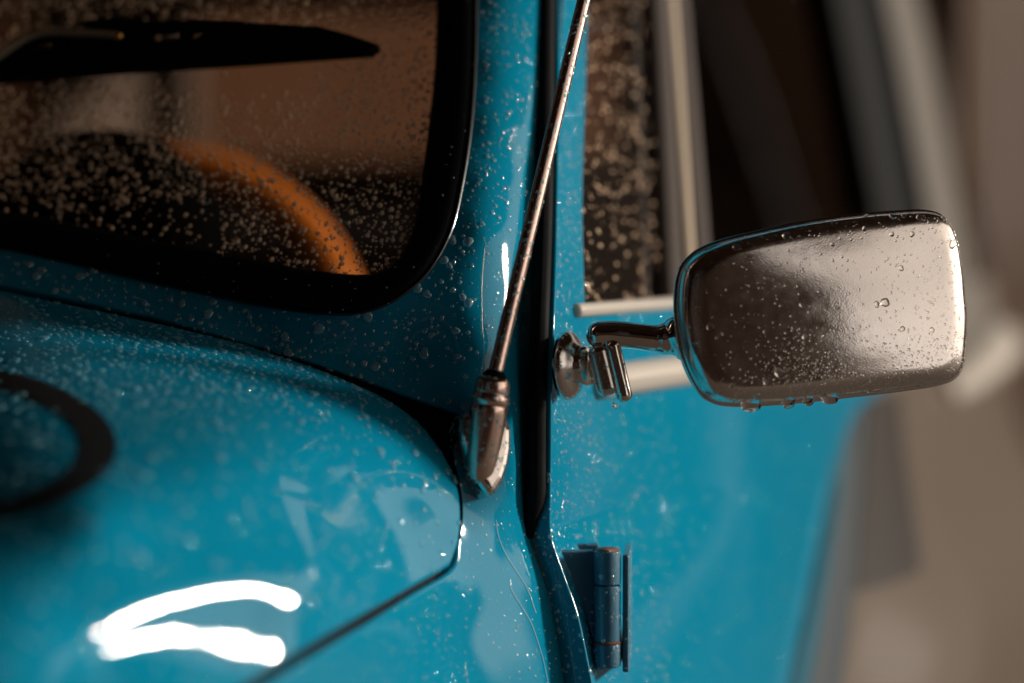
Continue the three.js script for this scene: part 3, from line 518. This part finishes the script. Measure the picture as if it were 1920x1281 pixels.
function rain(zone, label, bigLabel, geos, count, size, density = () => 1, opt = {}) {
  const tri = []; let total = 0; const a = V(), b = V(), c = V();
  for (const g of geos) {
    const p = g.attributes.position, n = g.attributes.normal, ix = g.index ? g.index.array : null, m = ix ? ix.length : p.count;
    for (let k = 0; k < m; k += 3) {
      const [i0, i1, i2] = ix ? [ix[k], ix[k + 1], ix[k + 2]] : [k, k + 1, k + 2];
      a.fromBufferAttribute(p, i0); const q = seen(a); if (q[0] < -70 || q[0] > 1990 || q[1] < -90 || q[1] > 1370) continue;
      b.fromBufferAttribute(p, i1); c.fromBufferAttribute(p, i2);
      const area = b.clone().sub(a).cross(c.clone().sub(a)).length() / 2; if (!(area > 0)) continue;
      const d = density(q[0], q[1]); if (d <= 0) continue;
      total += area * d; tri.push([total, g, i0, i1, i2]);
    }
  }
  const mats = [], grid = new Map(), cell = 0.004, key = (x, y, z) => `${x},${y},${z}`;
  for (let tries = 0; mats.length < count && tries < count * 5; tries++) {
    const t = rnd() * total; let lo = 0, hi = tri.length - 1; while (lo < hi) { const m = (lo + hi) >> 1; if (tri[m][0] < t) lo = m + 1; else hi = m; }
    const [, g, i0, i1, i2] = tri[lo]; let u = rnd(), v = rnd(); if (u + v > 1) { u = 1 - u; v = 1 - v; }
    const get = (attr) => V().fromBufferAttribute(attr, i0).multiplyScalar(1 - u - v).addScaledVector(V().fromBufferAttribute(attr, i1), u).addScaledVector(V().fromBufferAttribute(attr, i2), v);
    const p = get(g.attributes.position), n = get(g.attributes.normal).normalize(); if (n.dot(CAM.clone().sub(p)) < 0) { if (opt.oneSided) continue; n.negate(); }
    const q = seen(p), r = size(q[0], q[1]);
    const ci = [p.x, p.y, p.z].map((x) => Math.floor(x / cell)); let ok = true;
    for (let dx = -1; dx <= 1 && ok; dx++) for (let dy = -1; dy <= 1 && ok; dy++) for (let dz = -1; dz <= 1 && ok; dz++) for (const o of grid.get(key(ci[0] + dx, ci[1] + dy, ci[2] + dz)) ?? []) if (o.p.distanceTo(p) < (o.r + r) * 0.9) { ok = false; break; }
    if (!ok) continue;
    const k = key(...ci); if (!grid.has(k)) grid.set(k, []); grid.get(k).push({ p, r });
    if (opt.lift) p.addScaledVector(n, opt.lift);
    const m = place(p, n, r, (opt.tall ?? 0.9) * lerp(0.75, 1.15, rnd()), lerp(0.95, opt.long ?? 1.25, rnd() ** 2), rnd() * 6.28);
    const pxr = r / q[2] * F, blur = Math.abs(q[2] - FOCUS) / q[2] * 150;
    if (bigLabel && pxr > (opt.bigFrom ?? 4) && blur < 14) big.push({ score: pxr, m, zone, label: bigLabel, px: q, glass: opt.glass }); 
    mats.push({ m, pxr });
  }
  return () => {
    const rest = mats.filter((d) => !big.some((o) => o.m === d.m));
    if (!rest.length) return;
    const im = new THREE.InstancedMesh(domes[zone.length % 6], opt.m ?? (opt.glass ? M.water : M.dew), rest.length); rest.forEach((d, k) => im.setMatrixAt(k, d.m));
    im.name = numbered('raindrops'); im.castShadow = im.receiveShadow = true; im.frustumCulled = false; scene.add(im); tag(im, label, 'raindrops', null, 'stuff');
  };
}
const mm = (lo, hi, k) => () => lerp(lo, hi, rnd() ** k) / 1000;
const later = [
  rain('pillar and cowl', 'small raindrops beading on the blue pillar and cowl around the windscreen', 'large clear raindrop standing on the blue cowl or pillar beside the windscreen', car3('body_panel'), 1500, (x, y) => (x > 880 ? lerp(0.35, 1.5, rnd() ** 3) : rnd() < 0.1 ? lerp(1.6, 3.2, rnd()) : lerp(0.3, 1.6, rnd() ** 2.5)) / 1000, (x, y) => y < 800 ? (y > 690 && x > 800 ? 0.3 : 1) : 0),
  rain('front quarter panel', 'fine raindrops on the blue front quarter below the aerial', null, car3('body_panel'), 1700, mm(0.22, 0.95, 3), (x, y) => y > 790 ? 1 : 0),
  rain('hood', 'raindrops covering the blue hood, blurred towards the camera', null, car3('hood'), 2000, (x, y) => lerp(0.7, rnd() < 0.10 ? 3.8 : 2.2, rnd() ** 1.5) / 1000, (x, y) => y < 760 ? 1.5 : y < 1000 ? 0.5 : 0.3, { long: 1.1, tall: 0.8, m: M.clear }),
  rain('windscreen', 'raindrops spread over the dark windscreen', null, car3('windscreen').filter((g) => g.attributes.position.count > 100), 4600, mm(0.45, 1.7, 2.0), (x, y) => { const wiped = y > lerp(150, 105, x / 700) && y < lerp(172, 190, x / 500) && x < 620; const swept = y > 40 && y < 150 && x < 700; return wiped ? 0.06 : swept ? 0.5 : y < 40 ? 0.8 : y > 400 && x < 450 ? 0.25 : x > 560 && y > 160 && y < 250 ? 1.2 : 1; }, { lift: 0.0002, tall: 1.3, m: M.bead }),
  rain('door', 'raindrops sprinkled over the bright blue door', null, car3('door'), 4800, mm(0.28, 1.3, 2.2), (x, y) => x < 1120 ? 2.2 : x < 1250 ? 1.0 : x < 1500 ? 0.3 : 0.15),
  rain('quarter light', 'raindrops on the quarter light glass before the door window', null, car3('quarter_light'), 900, mm(0.4, 1.5, 2), () => 1, { lift: 0.0002, tall: 1.2, m: M.bead }),
  rain('mirror back', 'fine raindrops beading over the back of the chrome door mirror', 'large clear raindrop clinging to the back of the chrome door mirror', car3('door_mirror'), 3200, (x, y) => (rnd() < 0.03 ? lerp(1.2, 2.6, rnd()) : lerp(0.18, 0.85, rnd() ** 2.0)) / 1000, (x, y) => { const edge = y < 450 ? 0.5 : 0; return 0.16 + edge * 0.4 + 2.6 * smooth(y, 590, 740) * smooth(x, 1380, 1520) + 0.8 * smooth(y, 690, 750) + 0.35 * smooth(x, 1620, 1790); }, { bigFrom: 3.2, glass: true }),
  rain('aerial', 'tiny raindrops on the chrome aerial mast and socket', 'clear raindrop on the chrome aerial mast or its socket', [...car3('aerial'), ...car3('mast'), ...car3('aerial_foot')], 900, mm(0.25, 1.1, 2.2), () => 1, { bigFrom: 2.6, oneSided: true, tall: 1.0 }),
  rain('hinge', 'small raindrops on the dark blue door hinge', 'clear raindrop on the dark blue door hinge', [...car3('knuckle'), ...car3('hinge_leaf'), ...car3('door_hinge')], 520, (x, y) => lerp(0.22, rnd() < 0.12 ? 1.5 : 0.9, rnd() ** 2) / 1000, (x) => x > 1150 ? 1.5 : x > 1110 ? 1 : 0.25, { bigFrom: 2.6, oneSided: true }),
  rain('door flange', 'raindrops along the dark blue flange at the front of the door', 'clear raindrop on the dark blue flange ahead of the door hinge', car3('door_flange'), 190, mm(0.4, 1.6, 2.5), (x, y) => y > 860 ? 1 : 0.15, { bigFrom: 2.8, oneSided: true }),
  rain('mirror arm', 'raindrops on the chrome arm and foot of the door mirror', null, [...car3('mounting_base'), ...car3('pivot_pin'), ...car3('pivot_block')], 130, mm(0.25, 1.0, 2), () => 1, { oneSided: true }),
  rain('windscreen rubber', 'sparse raindrops on the black rubber around the windscreen', null, car3('windscreen_seal'), 160, mm(0.25, 0.8, 3), (x, y) => 1, { oneSided: true }),
];
big.sort((a, b) => b.score - a.score); big.length = Math.min(big.length, 290);
const firsts = [...domes, ...domes].map((g, k) => { const o = new THREE.Mesh(g, k < 6 ? M.water : M.dew); o.castShadow = o.receiveShadow = true; return o; });
const where = (zone, x, y) => zone === 'pillar and cowl' ? (x > 880 ? (y < 170 ? 'the blue pillar top beside the drip rail' : y < 330 ? 'the blue pillar left of the aerial mast' : y < 500 ? 'the blue pillar level with the windscreen corner' : 'the blue pillar foot above the aerial socket') : x < 300 ? 'the left of the blue cowl under the windscreen' : x < 560 ? 'the blue cowl below the steering wheel' : x < 730 ? 'the blue cowl under the rounded windscreen corner' : y < 620 ? 'the blue panel beside the rounded windscreen corner' : 'the blue cowl just left of the aerial socket')
  : zone === 'mirror back' ? (x < 1400 ? 'the dark left third of the chrome mirror back' : x < 1530 ? 'the middle of the chrome mirror back, left half' : x < 1670 ? 'the middle of the chrome mirror back, right half' : 'the bright right end of the chrome mirror back')
  : zone === 'aerial' ? (y > 690 ? 'the chrome aerial socket' : y > 450 ? 'the lower aerial mast' : 'the upper aerial mast') : zone === 'hinge' ? (y < 1100 ? 'the top knuckle of the dark blue door hinge' : 'the lower knuckles of the dark blue door hinge') : y < 1050 ? 'the dark blue flange above the door hinge' : 'the dark blue flange left of the door hinge';
const seenAt = new Set();
big.forEach((d, k) => {
  const spot = where(d.zone, d.px[0], d.px[1]), first = !seenAt.has(spot); seenAt.add(spot); d.spot = spot;
  d.label = first ? `largest clear raindrop on ${spot}` : `${d.score > 6 ? 'broad' : d.score > 4.6 ? 'middling' : 'small round'} clear raindrop on ${spot}`;
});
big.forEach((d, k) => { const o = firsts[k % 6 + (d.glass ? 0 : 6)].clone(); o.name = numbered('raindrop'); d.m.decompose(o.position, o.quaternion, o.scale); scene.add(o); tag(o, d.label, 'raindrop', 'raindrops on ' + d.spot); });
for (const f of later) f();
// thin runs of water on the front quarter panel
for (const [pts, label] of [[[[956, 1082], [958, 1104], [976, 1136], [994, 1166], [1008, 1204], [1020, 1246], [1030, 1300]], 'thin bright trail of water running down beside the door flange'], [[[930, 975], [934, 1006], [948, 1040], [968, 1072], [990, 1108], [1004, 1150]], 'faint thin trail of water below the aerial foot']]) {
  const o = new THREE.Mesh(bar(pts.map(([x, y], i) => { const p = body.pos(x, y); p.r = i === 0 ? 0.0003 : 0.00055; return p; }), 60, 8), M.dew); o.name = numbered('water_trail'); o.castShadow = o.receiveShadow = true; scene.add(o); tag(o, label, 'water trail');
}
// drops hanging from the mirror and its pivot
{
  const hang = new THREE.LatheGeometry([[0, -1.15], [0.35, -1.08], [0.66, -0.86], [0.86, -0.55], [0.95, -0.2], [0.97, 0.1], [0.9, 0.42], [0.7, 0.62], [0, 0.7]].map(([r, h]) => new THREE.Vector2(r, h)), 24);
  const list = [[1408, 761, 20, 0.55, 'widest clear drop hanging from the lower edge of the door mirror, nearest its arm'], [1478, 755, 13, 0.8, 'round clear drop hanging from the mirror edge, second from the arm'], [1516, 752, 11, 0.75, 'small clear drop hanging from the mirror edge, third from the arm'], [1556, 748, 17, 0.55, 'flat clear drop hanging from the mirror edge, farthest from the arm'], [1155, 758, 8, 1.0, 'bright drop hanging below the pivot of the mirror arm']];
  for (const [x, y, r, tall, label] of list) { const o = new THREE.Mesh(hang, M.water), d = x < 1200 ? 1.358 : seen(mirror.closed.getPointAt(0.9))[2] * 0 + seen(onPlane(x, y, mirror.mc, mirror.N))[2] - 0.001, s = r / F * d; o.name = numbered('hanging_drop'); o.position.copy(at(x, y, d)); o.scale.set(s, s * tall, s * 0.8); o.quaternion.copy(camera.quaternion); o.castShadow = o.receiveShadow = true; scene.add(o); tag(o, label, 'raindrop', 'drops hanging from the mirror'); }
}
renderer.render(scene, camera);
